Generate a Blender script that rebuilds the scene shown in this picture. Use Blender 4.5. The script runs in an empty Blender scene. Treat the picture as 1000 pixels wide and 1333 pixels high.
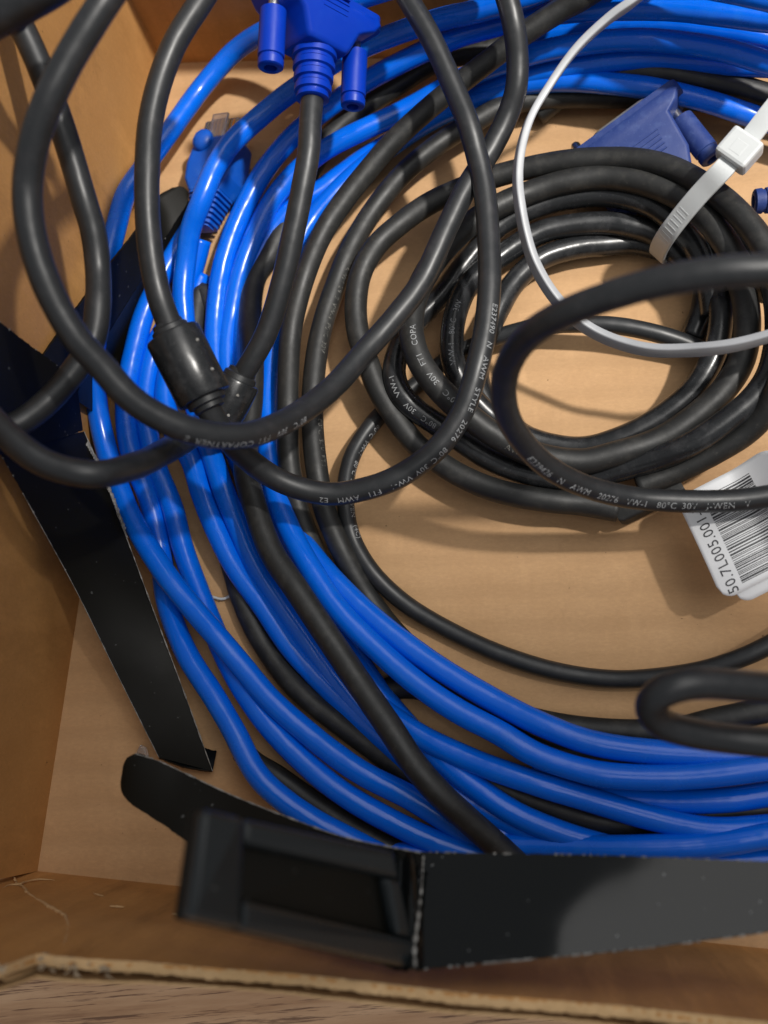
import bpy, bmesh, math, random
from mathutils import Vector, Matrix, noise
random.seed(7)
S = bpy.context.scene
COL = S.collection
MM = 0.001

# ------------------------------------------------------------------ camera
# the photograph was measured: focal length 1300 px of a 1000 x 1333 frame,
# straight down falls on pixel (680, 1000), the lens is H above the box floor
H = 240.0
FPX, CX, CY, NX, NY = 1300.0, 500.0, 666.5, 680.0, 1000.0
_n = Vector(((NX - CX) / FPX, (NY - CY) / FPX, 1.0)).normalized()
_wz = -_n
_ex = Vector((1, 0, 0))
_wx = (_ex - _ex.dot(_n) * _n).normalized()
_wy = _wz.cross(_wx)

def toworld(v):
    return Vector((v.dot(_wx), v.dot(_wy), v.dot(_wz)))

def at(px, py, z=0.0):
    "point in the place (mm) that stands z above the box floor and is seen at a photo pixel"
    d = toworld(Vector(((px - CX) / FPX, (py - CY) / FPX, 1.0)))
    return Vector((0, 0, H)) + d * ((z - H) / d.z)

cam_d = bpy.data.cameras.new('camera')
cam = bpy.data.objects.new('camera', cam_d)
COL.objects.link(cam)
_r, _u, _b = toworld(Vector((1, 0, 0))), toworld(Vector((0, -1, 0))), toworld(Vector((0, 0, -1)))
cam.matrix_world = Matrix(((_r.x, _u.x, _b.x, 0), (_r.y, _u.y, _b.y, 0), (_r.z, _u.z, _b.z, H * MM), (0, 0, 0, 1)))
cam_d.sensor_fit = 'VERTICAL'
cam_d.sensor_height = 24
cam_d.lens = 24 * FPX / 1333.3
cam_d.clip_start = 0.005
cam_d.clip_end = 20
cam_d.dof.use_dof = True
cam_d.dof.focus_distance = 0.236
cam_d.dof.aperture_fstop = cam_d.lens / 3.0
S.camera = cam

# ------------------------------------------------------------------ light
W = bpy.data.worlds.new('World')
S.world = W
W.use_nodes = True
W.node_tree.nodes['Background'].inputs['Color'].default_value = (0.95, 0.97, 1.0, 1)
W.node_tree.nodes['Background'].inputs['Strength'].default_value = 0.31

def lamp(name, kind, loc, aim, energy, color, **kw):
    d = bpy.data.lights.new(name, kind)
    o = bpy.data.objects.new(name, d)
    COL.objects.link(o)
    loc, aim = Vector(loc) * MM, Vector(aim) * MM
    o.location = loc
    o.rotation_euler = (aim - loc).to_track_quat('-Z', 'Y').to_euler()
    d.energy = energy
    d.color = color
    if kw.pop('flat', False):
        o.rotation_euler = (0, 0, 0)
    for k, v in kw.items():
        setattr(d, k, v)
    return o

lamp('ceiling_spot', 'SPOT', (640, 200, 1200), at(640, 10), 96.0, (1.0, 0.96, 0.90),
     spot_size=math.radians(17.0), spot_blend=0.85, shadow_soft_size=0.03)
lamp('bounce_fill', 'AREA', (580, 560, 1500), (580, 560, 0), 11.5, (1.0, 0.98, 0.95), shape='RECTANGLE', size=0.96, size_y=2.0, flat=True)  # added fill lamp for ceiling bounce, sized to mirror grey in the glossy card

S.view_settings.view_transform = 'Standard'
S.view_settings.look = 'None'
S.view_settings.exposure = 0.0
S.view_settings.gamma = 1.0
S.render.engine = 'CYCLES'

# ------------------------------------------------------------------ materials
class NT:
    def __init__(self, name):
        self.m = bpy.data.materials.new(name)
        self.m.use_nodes = True
        self.t = self.m.node_tree
        self.b = self.t.nodes['Principled BSDF']
        self.tc = self.t.nodes.new('ShaderNodeTexCoord')
    def n(self, typ, **kw):
        x = self.t.nodes.new(typ)
        for k, v in kw.items():
            if k in x.inputs:
                x.inputs[k].default_value = v
            else:
                setattr(x, k, v)
        return x
    def l(self, a, b):
        self.t.links.new(a, b)
    def mapping(self, scale=(1, 1, 1), rot=(0, 0, 0), coord='Object'):
        mp = self.n('ShaderNodeMapping')
        mp.inputs['Scale'].default_value = scale
        mp.inputs['Rotation'].default_value = rot
        self.l(self.tc.outputs[coord], mp.inputs['Vector'])
        return mp.outputs['Vector']
    def noise(self, scale, vec=None, detail=4, rough=0.6):
        x = self.n('ShaderNodeTexNoise', Scale=scale, Detail=detail, Roughness=rough)
        self.l(vec if vec is not None else self.mapping(), x.inputs['Vector'])
        return x.outputs['Fac']
    def ramp(self, fac, stops):
        r = self.n('ShaderNodeValToRGB')
        el = r.color_ramp.elements
        while len(el) < len(stops):
            el.new(0.5)
        for e, (p, c) in zip(el, stops):
            e.position = p
            e.color = (*c, 1) if len(c) == 3 else c
        self.l(fac, r.inputs['Fac'])
        return r.outputs['Color']
    def mix(self, fac, a, b, blend='MIX'):
        x = self.n('ShaderNodeMix', data_type='RGBA', blend_type=blend)
        for sock, v in ((x.inputs[0], fac), (x.inputs[6], a), (x.inputs[7], b)):
            if hasattr(v, 'links') or hasattr(v, 'is_linked'):
                self.l(v, sock)
            elif isinstance(v, (int, float)):
                sock.default_value = v
            else:
                sock.default_value = (*v, 1)
        return x.outputs[2]
    def bump(self, h, strength, dist=0.0003, prev=None):
        x = self.n('ShaderNodeBump', Strength=strength, Distance=dist)
        self.l(h, x.inputs['Height'])
        if prev is not None:
            self.l(prev, x.inputs['Normal'])
        self.l(x.outputs['Normal'], self.b.inputs['Normal'])
        return x.outputs['Normal']
    def base(self, c):
        if hasattr(c, 'is_linked'):
            self.l(c, self.b.inputs['Base Color'])
        else:
            self.b.inputs['Base Color'].default_value = (*c, 1)
    def rough(self, r):
        if hasattr(r, 'is_linked'):
            self.l(r, self.b.inputs['Roughness'])
        else:
            self.b.inputs['Roughness'].default_value = r

def pvc(name, col, dust, r0, r1, dustamt=0.5, bump=0.12, spec=0.5, lump=0.25):
    k = NT(name)
    f = k.ramp(k.noise(260, detail=6, rough=0.7), [(0.50, (0, 0, 0)), (0.80, (dustamt,) * 3)])
    sp = k.ramp(k.noise(1500, detail=2), [(0.66, (0, 0, 0)), (0.74, (dustamt,) * 3)])
    c = k.mix(f, col, dust)
    c = k.mix(sp, c, dust)
    k.base(c)
    k.rough(k.ramp(k.noise(120, detail=5), [(0.3, (r0,) * 3), (0.7, (r1,) * 3)]))
    k.b.inputs['Specular IOR Level'].default_value = spec
    nrm = k.bump(k.noise(900, detail=3), bump, 0.0001)
    k.bump(k.noise(110, detail=2), lump, 0.0008, nrm)
    return k.m

M = {}
M['black'] = pvc('black_pvc', (0.0175, 0.0190, 0.0210), (0.05, 0.047, 0.05), 0.33, 0.47, 0.5, 0.08)
M['black_glossy'] = pvc('black_glossy_pvc', (0.014, 0.015, 0.0165), (0.06, 0.06, 0.063), 0.20, 0.36, 0.7, 0.2)
M['black_dusty'] = pvc('black_dusty_pvc', (0.016, 0.0165, 0.0165), (0.055, 0.053, 0.048), 0.42, 0.6, 0.7, 0.3)
M['blue'] = pvc('blue_pvc', (0.0001, 0.128, 0.74), (0.012, 0.17, 0.70), 0.17, 0.32, 0.5, 0.07, 0.45, 0.4)
M['blue_plug'] = pvc('blue_boot_pvc', (0.002, 0.085, 0.48), (0.04, 0.16, 0.55), 0.35, 0.5, 0.5, 0.1)
M['navy'] = pvc('navy_connector_plastic', (0.0004, 0.030, 0.36), (0.006, 0.06, 0.40), 0.30, 0.42, 0.25, 0.1, 0.3)
M['navy_dusty'] = pvc('navy_dusty_connector_plastic', (0.015, 0.038, 0.175), (0.06, 0.10, 0.27), 0.5, 0.65, 0.8, 0.4)

k = NT('nickel'); k.base((0.6, 0.58, 0.54)); k.b.inputs['Metallic'].default_value = 1; k.rough(0.28); M['metal'] = k.m
k = NT('print_ink'); k.base(k.ramp(k.noise(900, detail=3), [(0.28, (0.12, 0.12, 0.12)), (0.5, (0.29, 0.30, 0.31))])); k.rough(0.6); M['ink'] = k.m
k = NT('faint_print_ink'); k.base(k.ramp(k.noise(1100, detail=3), [(0.42, (0.02, 0.02, 0.02)), (0.62, (0.17, 0.165, 0.15))])); k.rough(0.6); M['ink_faint'] = k.m
k = NT('white_nylon'); k.base((0.56, 0.58, 0.585)); k.rough(0.38); k.b.inputs['Subsurface Weight'].default_value = 0.35
k.b.inputs['Subsurface Radius'].default_value = (0.002, 0.002, 0.002); k.bump(k.noise(300), 0.1); M['nylon'] = k.m
k = NT('grey_nylon'); k.base(k.ramp(k.noise(80), [(0.3, (0.29, 0.30, 0.32)), (0.7, (0.37, 0.38, 0.40))])); k.rough(0.4); M['nylon_grey'] = k.m
k = NT('clear_plastic'); k.base((0.85, 0.85, 0.85)); k.rough(0.12); k.b.inputs['Transmission Weight'].default_value = 0.75; k.b.inputs['IOR'].default_value = 1.5; M['clear'] = k.m
k = NT('gold_contact'); k.base((0.75, 0.5, 0.18)); k.b.inputs['Metallic'].default_value = 1; k.rough(0.3); M['gold'] = k.m
k = NT('label_paper'); k.base(k.ramp(k.noise(60), [(0.3, (0.70, 0.71, 0.73)), (0.7, (0.75, 0.76, 0.78))])); k.rough(0.32); k.bump(k.noise(40), 0.2, 0.0006); M['paper'] = k.m
k = NT('label_ink'); k.base((0.035, 0.035, 0.04)); k.rough(0.5); M['label_ink'] = k.m

def cardboard(name, ca, cb, flute_rot, flute_amt=0.22, rough=0.72, stain=(0.20, 0.115, 0.05), mottle=0.5):
    k = NT(name)
    base = k.ramp(k.noise(26, detail=6, rough=0.65), [(0.28, ca), (0.72, cb)])
    fib = k.noise(1.0, k.mapping((700, 1500, 900), flute_rot), detail=4, rough=0.7)
    base = k.mix(k.ramp(fib, [(0.35, (0.18,) * 3), (0.6, (0, 0, 0))]), base, tuple(x * 0.62 for x in ca))
    base = k.mix(k.ramp(fib, [(0.58, (0, 0, 0)), (0.8, (0.18,) * 3)]), base, tuple(min(1, x * 1.35) for x in cb))
    st = k.ramp(k.noise(9, detail=4), [(0.55, (0, 0, 0)), (0.75, (mottle,) * 3)])
    base = k.mix(st, base, stain)
    sc = k.noise(1.0, k.mapping((90, 30, 14), (0, 0.2, 0)), detail=6, rough=0.7)
    base = k.mix(k.ramp(sc, [(0.54, (0, 0, 0)), (0.72, (mottle * 0.8,) * 3)]), base, tuple(min(1, x * 1.45) for x in cb))
    base = k.mix(k.ramp(sc, [(0.28, (mottle,) * 3), (0.42, (0, 0, 0))]), base, stain)
    speck = k.ramp(k.noise(900, detail=1), [(0.785, (0, 0, 0)), (0.80, (0.6,) * 3)])
    base = k.mix(speck, base, (0.08, 0.045, 0.02))
    k.base(base)
    k.rough(rough)
    k.b.inputs['Specular IOR Level'].default_value = 0.25
    w = k.n('ShaderNodeTexWave', wave_type='BANDS', bands_direction='Y', Scale=38.0, Distortion=1.2, Detail=2.0)
    w.inputs['Detail Scale'].default_value = 2.0
    k.l(k.mapping((1, 1, 1), flute_rot), w.inputs['Vector'])
    base = k.mix(k.ramp(w.outputs['Fac'], [(0.15, (0.16,) * 3), (0.5, (0, 0, 0))]), base, tuple(x * 0.72 for x in ca))
    k.base(base)
    nrm = k.bump(w.outputs['Fac'], flute_amt, 0.0012)
    nrm = k.bump(k.noise(14, detail=3), 0.35, 0.003, nrm)
    k.bump(fib, 0.22, 0.00025, nrm)
    return k.m

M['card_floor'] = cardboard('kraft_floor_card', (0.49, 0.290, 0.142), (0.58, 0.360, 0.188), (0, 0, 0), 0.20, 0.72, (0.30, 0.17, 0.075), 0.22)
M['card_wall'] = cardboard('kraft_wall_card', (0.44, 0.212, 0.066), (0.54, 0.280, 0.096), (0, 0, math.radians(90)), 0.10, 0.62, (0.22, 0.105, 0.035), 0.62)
M['card_torn'] = cardboard('torn_card_edge', (0.50, 0.31, 0.14), (0.64, 0.43, 0.23), (0, 0, 0), 0.1, 0.85, (0.40, 0.28, 0.16))
M['card_grey'] = cardboard('grey_card_pulp', (0.26, 0.19, 0.12), (0.44, 0.35, 0.25), (0, 0, 0), 0.1, 0.85)

k = NT('wood_grain')
v = k.mapping((1, 1, 1), (0, 0, math.radians(-6)))
mp = k.n('ShaderNodeMapping'); mp.inputs['Scale'].default_value = (14, 170, 60); k.l(v, mp.inputs['Vector'])
g = k.noise(1.0, mp.outputs['Vector'], detail=7, rough=0.62)
mp2 = k.n('ShaderNodeMapping'); mp2.inputs['Scale'].default_value = (38, 950, 200); k.l(v, mp2.inputs['Vector'])
g2 = k.noise(1.0, mp2.outputs['Vector'], detail=4, rough=0.7)
c = k.ramp(g, [(0.30, (0.24, 0.115, 0.055)), (0.46, (0.50, 0.295, 0.16)), (0.70, (0.70, 0.46, 0.28))])
c = k.mix(k.ramp(g2, [(0.40, (0.85,) * 3), (0.47, (0, 0, 0))]), c, (0.13, 0.06, 0.03))
k.base(c); k.rough(0.45); k.bump(g2, 0.25, 0.0004); M['wood'] = k.m

def blackcard(name, col, r0, r1, spec, speck):
    k = NT(name)
    c = k.mix(k.ramp(k.noise(800, detail=1, rough=0.4), [(0.765, (0, 0, 0)), (0.79, (speck,) * 3)]), col, (0.25, 0.26, 0.26))
    scr = k.noise(1.0, k.mapping((60, 900, 400), (0.2, 0.3, 0.7)), detail=3)
    c = k.mix(k.ramp(scr, [(0.70, (0, 0, 0)), (0.82, (speck * 0.22,) * 3)]), c, (0.12, 0.12, 0.13))
    k.base(c)
    k.rough(k.ramp(k.noise(60, detail=5), [(0.3, (r0,) * 3), (0.75, (r1,) * 3)]))
    k.b.inputs['Specular IOR Level'].default_value = spec
    k.bump(k.noise(30, detail=2), 0.10, 0.001)
    return k.m
M['bc_matte'] = blackcard('black_card_matte_side', (0.0060, 0.0056, 0.0042), 0.42, 0.55, 0.16, 0.25)
M['bc_gloss'] = blackcard('black_card_glossy_side', (0.0045, 0.0055, 0.0058), 0.06, 0.14, 0.29, 0.7)
M['bc_frame'] = blackcard('black_moulded_frame', (0.011, 0.014, 0.0155), 0.24, 0.38, 0.42, 0.2)
k = NT('frayed_paper_fibre'); k.base(k.ramp(k.noise(600), [(0.3, (0.10, 0.095, 0.085)), (0.7, (0.38, 0.37, 0.35))])); k.rough(0.9); M['fray'] = k.m

# ------------------------------------------------------------------ object helpers
def mesh_obj(name, verts, faces, mat, parent=None, smooth=True, mm=True):
    me = bpy.data.meshes.new(name)
    s = MM if mm else 1.0
    me.from_pydata([Vector(v) * s for v in verts], [], faces)
    me.update()
    if smooth:
        for p in me.polygons:
            p.use_smooth = True
    me.materials.append(mat)
    o = bpy.data.objects.new(name, me)
    COL.objects.link(o)
    if parent is not None:
        o.parent = parent
        o.matrix_parent_inverse = parent.matrix_world.inverted()
    return o

def fix_normals(o):
    bm = bmesh.new()
    bm.from_mesh(o.data)
    bmesh.ops.recalc_face_normals(bm, faces=bm.faces)
    bm.to_mesh(o.data)
    bm.free()
    return o

def thing(name, label, cat, loc, group=None):
    o = bpy.data.objects.new(name, None)
    o.empty_display_size = 0.01
    COL.objects.link(o)
    o.location = Vector(loc) * MM
    o.matrix_world = Matrix.Translation(Vector(loc) * MM)
    o['label'] = label
    o['category'] = cat
    if group:
        o['group'] = group
    return o

def catmull(P, step):
    "smooth curve through the points, even samples of about step"
    P = [Vector(p) for p in P]
    P = [P[0] * 2 - P[1]] + P + [P[-1] * 2 - P[-2]]
    out = []
    for i in range(1, len(P) - 2):
        p0, p1, p2, p3 = P[i - 1], P[i], P[i + 1], P[i + 2]
        t0 = 0.0
        t1 = t0 + max(1e-6, (p1 - p0).length) ** 0.5
        t2 = t1 + max(1e-6, (p2 - p1).length) ** 0.5
        t3 = t2 + max(1e-6, (p3 - p2).length) ** 0.5
        n = max(2, int((p2 - p1).length / (step * 0.5)))
        for j in range(n):
            t = t1 + (t2 - t1) * j / n
            a1 = p0 * ((t1 - t) / (t1 - t0)) + p1 * ((t - t0) / (t1 - t0))
            a2 = p1 * ((t2 - t) / (t2 - t1)) + p2 * ((t - t1) / (t2 - t1))
            a3 = p2 * ((t3 - t) / (t3 - t2)) + p3 * ((t - t2) / (t3 - t2))
            b1 = a1 * ((t2 - t) / (t2 - t0)) + a2 * ((t - t0) / (t2 - t0))
            b2 = a2 * ((t3 - t) / (t3 - t1)) + a3 * ((t - t1) / (t3 - t1))
            out.append(b1 * ((t2 - t) / (t2 - t1)) + b2 * ((t - t1) / (t2 - t1)))
    out.append(P[-2])
    # a light smoothing evens out the measuring error
    for _ in range(6):
        out = [out[0]] + [(out[i - 1] + out[i] * 2 + out[i + 1]) * 0.25 for i in range(1, len(out) - 1)] + [out[-1]]
    L = [0.0]
    for a, b in zip(out, out[1:]):
        L.append(L[-1] + (b - a).length)
    n = max(2, int(L[-1] / step))
    res, j = [], 0
    for i in range(n + 1):
        s = L[-1] * i / n
        while j < len(L) - 2 and L[j + 1] < s:
            j += 1
        f = (s - L[j]) / max(1e-9, L[j + 1] - L[j])
        res.append(out[j].lerp(out[j + 1], min(1, max(0, f))))
    return res

def frames(path):
    "tangent, a normal turned to above, and left of travel"
    fr = []
    for i, p in enumerate(path):
        t = (path[min(i + 1, len(path) - 1)] - path[max(i - 1, 0)]).normalized()
        up = Vector((0, 0, H)) - p
        n = (up - up.dot(t) * t).normalized()
        fr.append((t, n, n.cross(t)))
    return fr

def tube_geo(path, r, seg=14):
    fr = frames(path)
    V, F = [], []
    for i, (p, (t, n, b)) in enumerate(zip(path, fr)):
        rr = r(i / (len(path) - 1)) if callable(r) else r
        for k in range(seg):
            a = 2 * math.pi * k / seg
            V.append(p + (n * math.cos(a) + b * math.sin(a)) * rr)
    for i in range(len(path) - 1):
        for k in range(seg):
            k2 = (k + 1) % seg
            F.append((i * seg + k, i * seg + k2, (i + 1) * seg + k2, (i + 1) * seg + k))
    F.append(tuple(range(seg - 1, -1, -1)))
    F.append(tuple((len(path) - 1) * seg + k for k in range(seg)))
    return V, F

def cable(name, pts, r, mat, parent, seg=16, step=1.0, label=None):
    path = catmull([at(*p) for p in pts], step)
    sd = len(COL.objects) * 3.7
    path = [p + Vector((nz((i * step, sd, 0), 0.03), nz((i * step, sd, 9), 0.03), 0.6 * nz((i * step, sd, 5), 0.03))) * 0.25 for i, p in enumerate(path)]
    L = (len(path) - 1) * step
    V, F = tube_geo(path, lambda f: r * (1 + 0.022 * nz((f * L, sd, 2), 0.12) + 0.012 * nz((f * L, sd, 7), 0.4)), seg)
    o = mesh_obj(name, V, F, mat, parent)
    if label:
        o['label'] = label
    return o, path, r

def text_geo(txt, size):
    c = bpy.data.curves.new('lettering', 'FONT')
    c.body = txt
    c.size = size
    c.resolution_u = 3
    c.space_word = 1.6
    c.space_character = 1.08
    o = bpy.data.objects.new('lettering', c)
    COL.objects.link(o)
    bpy.context.view_layer.update()
    e = o.evaluated_get(bpy.context.evaluated_depsgraph_get())
    me = e.to_mesh()
    V = [v.co.copy() for v in me.vertices]
    F = [tuple(p.vertices) for p in me.polygons]
    e.to_mesh_clear()
    bpy.data.objects.remove(o)
    bpy.data.curves.remove(c)
    return V, F

def nearest(path, px, py):
    best, bi = 1e9, 0
    for i, p in enumerate(path):
        q = at(px, py, p.z)
        d = (q - p).length
        if d < best:
            best, bi = d, i
    return bi

def print_on(cab, start, txt, parent, size=2.0, ang=0.0, rev=False, mat='ink'):
    "lettering printed round a cable from the place nearest a pixel, tops left of the reading direction"
    o, path, r = cab
    pth = path[::-1] if rev else path
    fr = frames(pth)
    i0 = nearest(pth, *start)
    step = (pth[1] - pth[0]).length
    V, F = text_geo(txt, size)
    out = []
    for v in V:
        s = i0 + v.x / step
        i = int(min(len(pth) - 2, max(0, math.floor(s))))
        f = s - i
        p = pth[i].lerp(pth[i + 1], f)
        t, n, b = fr[i]
        t2, n2, b2 = fr[i + 1]
        n = n.lerp(n2, min(1, max(0, f))); b = b.lerp(b2, min(1, max(0, f)))
        a = ang + (v.y - size * 0.35) / r
        out.append(p + (n * math.cos(a) + b * math.sin(a)) * (r + 0.06))
    q = mesh_obj('printed_text', out, F, M[mat], o, smooth=False)
    return q

def loft(sections, close=True):
    "sections: lists of equally many points"
    n = len(sections[0])
    V = [p for s in sections for p in s]
    F = []
    for i in range(len(sections) - 1):
        for k in range(n):
            k2 = (k + 1) % n
            F.append((i * n + k, i * n + k2, (i + 1) * n + k2, (i + 1) * n + k))
    if close:
        F.append(tuple(range(n - 1, -1, -1)))
        F.append(tuple((len(sections) - 1) * n + k for k in range(n)))
    return V, F

def rrect(hw, ht, rad, y, cx=0, cz=0, per=5):
    "rounded rectangle across the local y axis"
    rad = min(rad, hw * 0.98, ht * 0.98)
    out = []
    for (sx, sz, a0) in ((1, 1, 0), (-1, 1, 90), (-1, -1, 180), (1, -1, 270)):
        for j in range(per):
            a = math.radians(a0 + 90 * j / (per - 1))
            out.append(Vector((cx + sx * (hw - rad) + rad * math.cos(a), y, cz + sz * (ht - rad) + rad * math.sin(a))))
    return out

def lathe(profile, cx=0, cz=0, seg=24, knurl=0.0, phase=0):
    secs = []
    for (y, r) in profile:
        s = []
        for k in range(seg):
            a = 2 * math.pi * k / seg + phase
            rr = r * (1 - (knurl if k % 2 else 0))
            s.append(Vector((cx + rr * math.cos(a), y, cz + rr * math.sin(a))))
        secs.append(s)
    return loft(secs)

def box_geo(x0, x1, y0, y1, z0, z1):
    V = [Vector(p) for p in ((x0, y0, z0), (x1, y0, z0), (x1, y1, z0), (x0, y1, z0), (x0, y0, z1), (x1, y0, z1), (x1, y1, z1), (x0, y1, z1))]
    F = [(0, 3, 2, 1), (4, 5, 6, 7), (0, 1, 5, 4), (1, 2, 6, 5), (2, 3, 7, 6), (3, 0, 4, 7)]
    return V, F

def join(*gs):
    V, F = [], []
    for v, f in gs:
        o = len(V)
        V += list(v)
        F += [tuple(i + o for i in q) for q in f]
    return V, F

def bevelled(o, w, seg=2):
    m = o.modifiers.new('edge_softening', 'BEVEL')
    m.width = w * MM
    m.segments = seg
    m.limit_method = 'ANGLE'
    m.angle_limit = math.radians(35)
    return o

class Frame:
    def __init__(self, origin, xd, yd):
        self.o = Vector(origin)
        self.y = Vector(yd).normalized()
        xd = Vector(xd)
        self.x = (xd - xd.dot(self.y) * self.y).normalized()
        self.z = self.x.cross(self.y)
        if self.z.z < 0:
            self.z = -self.z
    def __call__(self, v):
        return self.o + self.x * v[0] + self.y * v[1] + self.z * v[2]
    def geo(self, g):
        return [self(v) for v in g[0]], g[1]

def fobj(name, fr, g, mat, parent, smooth=True, bevel=0):
    V, F = fr.geo(g)
    o = fix_normals(mesh_obj(name, V, F, mat, parent, smooth))
    if bevel:
        bevelled(o, bevel)
    elif smooth:
        for p in o.data.polygons:
            p.use_smooth = True
        try:
            o.data.set_sharp_from_angle(angle=math.radians(40))
        except Exception:
            pass
    return o

# ------------------------------------------------------------------ setting: the wooden surface
def plank_surface():
    z = -2.5
    a, b, c, d = (-600, -600, z), (700, -600, z), (700, 600, z), (-600, 600, z)
    V, F = box_geo(-600, 700, -600, 600, z - 20, z)
    o = mesh_obj('wooden_table', V, F, M['wood'], None, smooth=False)
    o['kind'] = 'structure'
    o['label'] = 'brown wood grain surface under the cardboard box'
plank_surface()

# ------------------------------------------------------------------ cardboard box
P_TL, P_BL = at(212, 82), at(49, 1134)
e_y = (P_TL - P_BL).normalized()                 # along the left wall, to the back
e_x = Vector((e_y.y, -e_y.x, 0))                 # along the front and back walls
LEN_Y = (P_TL - P_BL).length
LEN_X = 330.0

def bw(u, v, z=0):
    "point by box coordinates: u along the front wall, v to the back"
    return P_BL + e_x * u + e_y * v + Vector((0, 0, z))

box = thing('cardboard_box', 'open brown cardboard box holding all the cables, its near rim torn', 'box', bw(LEN_X / 2, LEN_Y / 2, -2))

def wavy(name, f, nu, nv, th, mat, inward, parent=box):
    "sheet f(s,t) with thickness th pushed away from inward"
    V, F = [], []
    for i in range(nu + 1):
        for j in range(nv + 1):
            V.append(f(i / nu, j / nv))
    n = len(V)
    V += [v - inward * th for v in V]
    q = lambda i, j: i * (nv + 1) + j
    for i in range(nu):
        for j in range(nv):
            a = (q(i, j), q(i + 1, j), q(i + 1, j + 1), q(i, j + 1))
            F.append(a)
            F.append(tuple(n + k for k in a[::-1]))
    rim = [q(i, 0) for i in range(nu)] + [q(nu, j) for j in range(nv)] + [q(i, nv) for i in range(nu, 0, -1)] + [q(0, j) for j in range(nv, 0, -1)]
    for a, b in zip(rim, rim[1:] + rim[:1]):
        F.append((b, a, a + n, b + n))
    o = mesh_obj(name, V, F, mat, parent)
    fix_normals(o)
    o.data.set_sharp_from_angle(angle=math.radians(50))
    return o

nz = lambda p, s: noise.noise(Vector(p) * s)
wavy('floor_panel', lambda s, t: bw(-2 + s * (LEN_X + 4), -2 + t * (LEN_Y + 4), 0.5 * nz((s * 330, t * 240, 3), 0.02)) if 0.01 < s < 0.99 and 0.01 < t < 0.99 else bw(-2 + s * (LEN_X + 4), -2 + t * (LEN_Y + 4), 0),
     80, 60, 2.2, M['card_floor'], Vector((0, 0, 1)))
def bulge(s, t, z, amp):
    return amp * nz((s * 5, t * 3.1, 7.7), 1.0) * min(1, z / 15) * min(1, 8 * s, 8 * (1 - s))
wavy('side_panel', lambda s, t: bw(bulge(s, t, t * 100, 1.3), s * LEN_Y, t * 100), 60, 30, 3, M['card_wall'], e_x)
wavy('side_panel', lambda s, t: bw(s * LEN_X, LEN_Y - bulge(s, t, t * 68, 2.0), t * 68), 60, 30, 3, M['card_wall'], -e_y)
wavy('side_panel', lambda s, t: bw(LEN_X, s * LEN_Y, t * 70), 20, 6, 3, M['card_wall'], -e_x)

# the near wall, whose rim height follows the torn edge seen in the photo
LEAN = math.tan(math.radians(3.0))
def wall_hit(px, py, off=0.0):
    "where the sight line of a pixel meets the near wall"
    c = Vector((0, 0, H))
    d = at(px, py, 0) - c
    nrm = e_y + Vector((0, 0, LEAN))
    p0 = P_BL - e_y * off
    t = (p0 - c).dot(nrm) / d.dot(nrm)
    return c + d * t
rim_px = [(-60, 1268), (0, 1262), (24, 1252), (46, 1244), (80, 1248), (115, 1251), (191, 1255), (268, 1262), (383, 1270), (500, 1283), (617, 1297), (808, 1312), (1000, 1333)]
rim = []
for q in rim_px:
    p = wall_hit(*q)
    rim.append(((p - P_BL).dot(e_x), p.z))
def rim_z(u):
    if u <= rim[0][0]:
        return rim[0][1]
    for (a, za), (b, zb) in zip(rim, rim[1:]):
        if u <= b:
            return za + (zb - za) * (u - a) / (b - a)
    return rim[-1][1]
def ragged(u, amp, seed):
    return amp * (nz((u, seed, 0), 0.9) + 0.7 * nz((u, seed, 5), 2.4) + 0.5 * nz((u, seed, 9), 0.2))
U0 = rim[0][0]
def nw(off, amp, seed, drop):
    def f(s, t):
        u = -3 + s * (LEN_X + 3)
        z = t * (rim_z(u) + drop + (ragged(u, amp, seed) if t > 0.97 else 0))
        return bw(u, -LEAN * z - off + (0.8 * nz((u * .03, z * .05, 2), 1) * min(1, z / 10)), z)
    return f
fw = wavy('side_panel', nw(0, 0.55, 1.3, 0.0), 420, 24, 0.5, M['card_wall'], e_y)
wavy('outer_liner', nw(2.9, 0.5, 8.1, -0.9), 420, 8, 0.4, M['card_torn'], e_y)
def flute(s, t):
    u = -3 + s * (LEN_X + 3)
    z = t * (rim_z(u) - 3.4 + ragged(u, 0.5, 4.2) * (t > 0.8))
    return bw(u, -LEAN * z - 1.65 + 0.85 * math.sin(u * 1.25 + 0.6 * nz((u, 1, 1), 0.2)), z)
wavy('flutes', flute, 640, 5, 0.25, M['card_torn'], e_y)
# flattened torn paper along the top of the rim
def lip(sgn):
    def f(s_, t):
        u = -3 + s_ * (LEN_X + 3)
        off = -0.25 + t * (1.75 + 0.25 * nz((u, 2, 2), 0.9) + 0.12 * nz((u, 2, 2), 2.6))
        z = rim_z(u) + 0.12 - 0.28 * (2 * t - 1) ** 2 + 0.22 * nz((u, t * 3, 4), 0.8) + 0.10 * nz((u, t * 5, 4), 2.8)
        if t < 0.01:
            off -= 0.18 * max(0, nz((u, 9, 1), 3.0)) * 2
        return bw(u, -LEAN * z - off, z)
    return f
wavy('torn_lip', lip(1), 900, 5, 0.25, M['card_torn'], Vector((0, 0, 1)))
# crushed grey pulp at the left end of the rim
g = []
for i in range(26):
    u = rim[1][0] - 4 + 20 * random.random()
    c = bw(u, -LEAN * 60 - 2.6 * random.random(), rim_z(u) - 0.2 + 0.9 * random.random())
    s = 0.35 + 0.8 * random.random()
    pts = [c + Vector((random.uniform(-1, 1) * s * 1.7, random.uniform(-1, 1) * s, random.uniform(-.5, .5) * s)) for _ in range(4)]
    g.append((pts, [(0, 1, 2), (0, 2, 3), (0, 3, 1), (1, 3, 2)]))
o = mesh_obj('crushed_pulp', *join(*g), M['card_grey'], box, smooth=False)
o['kind'] = 'stuff'
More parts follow.
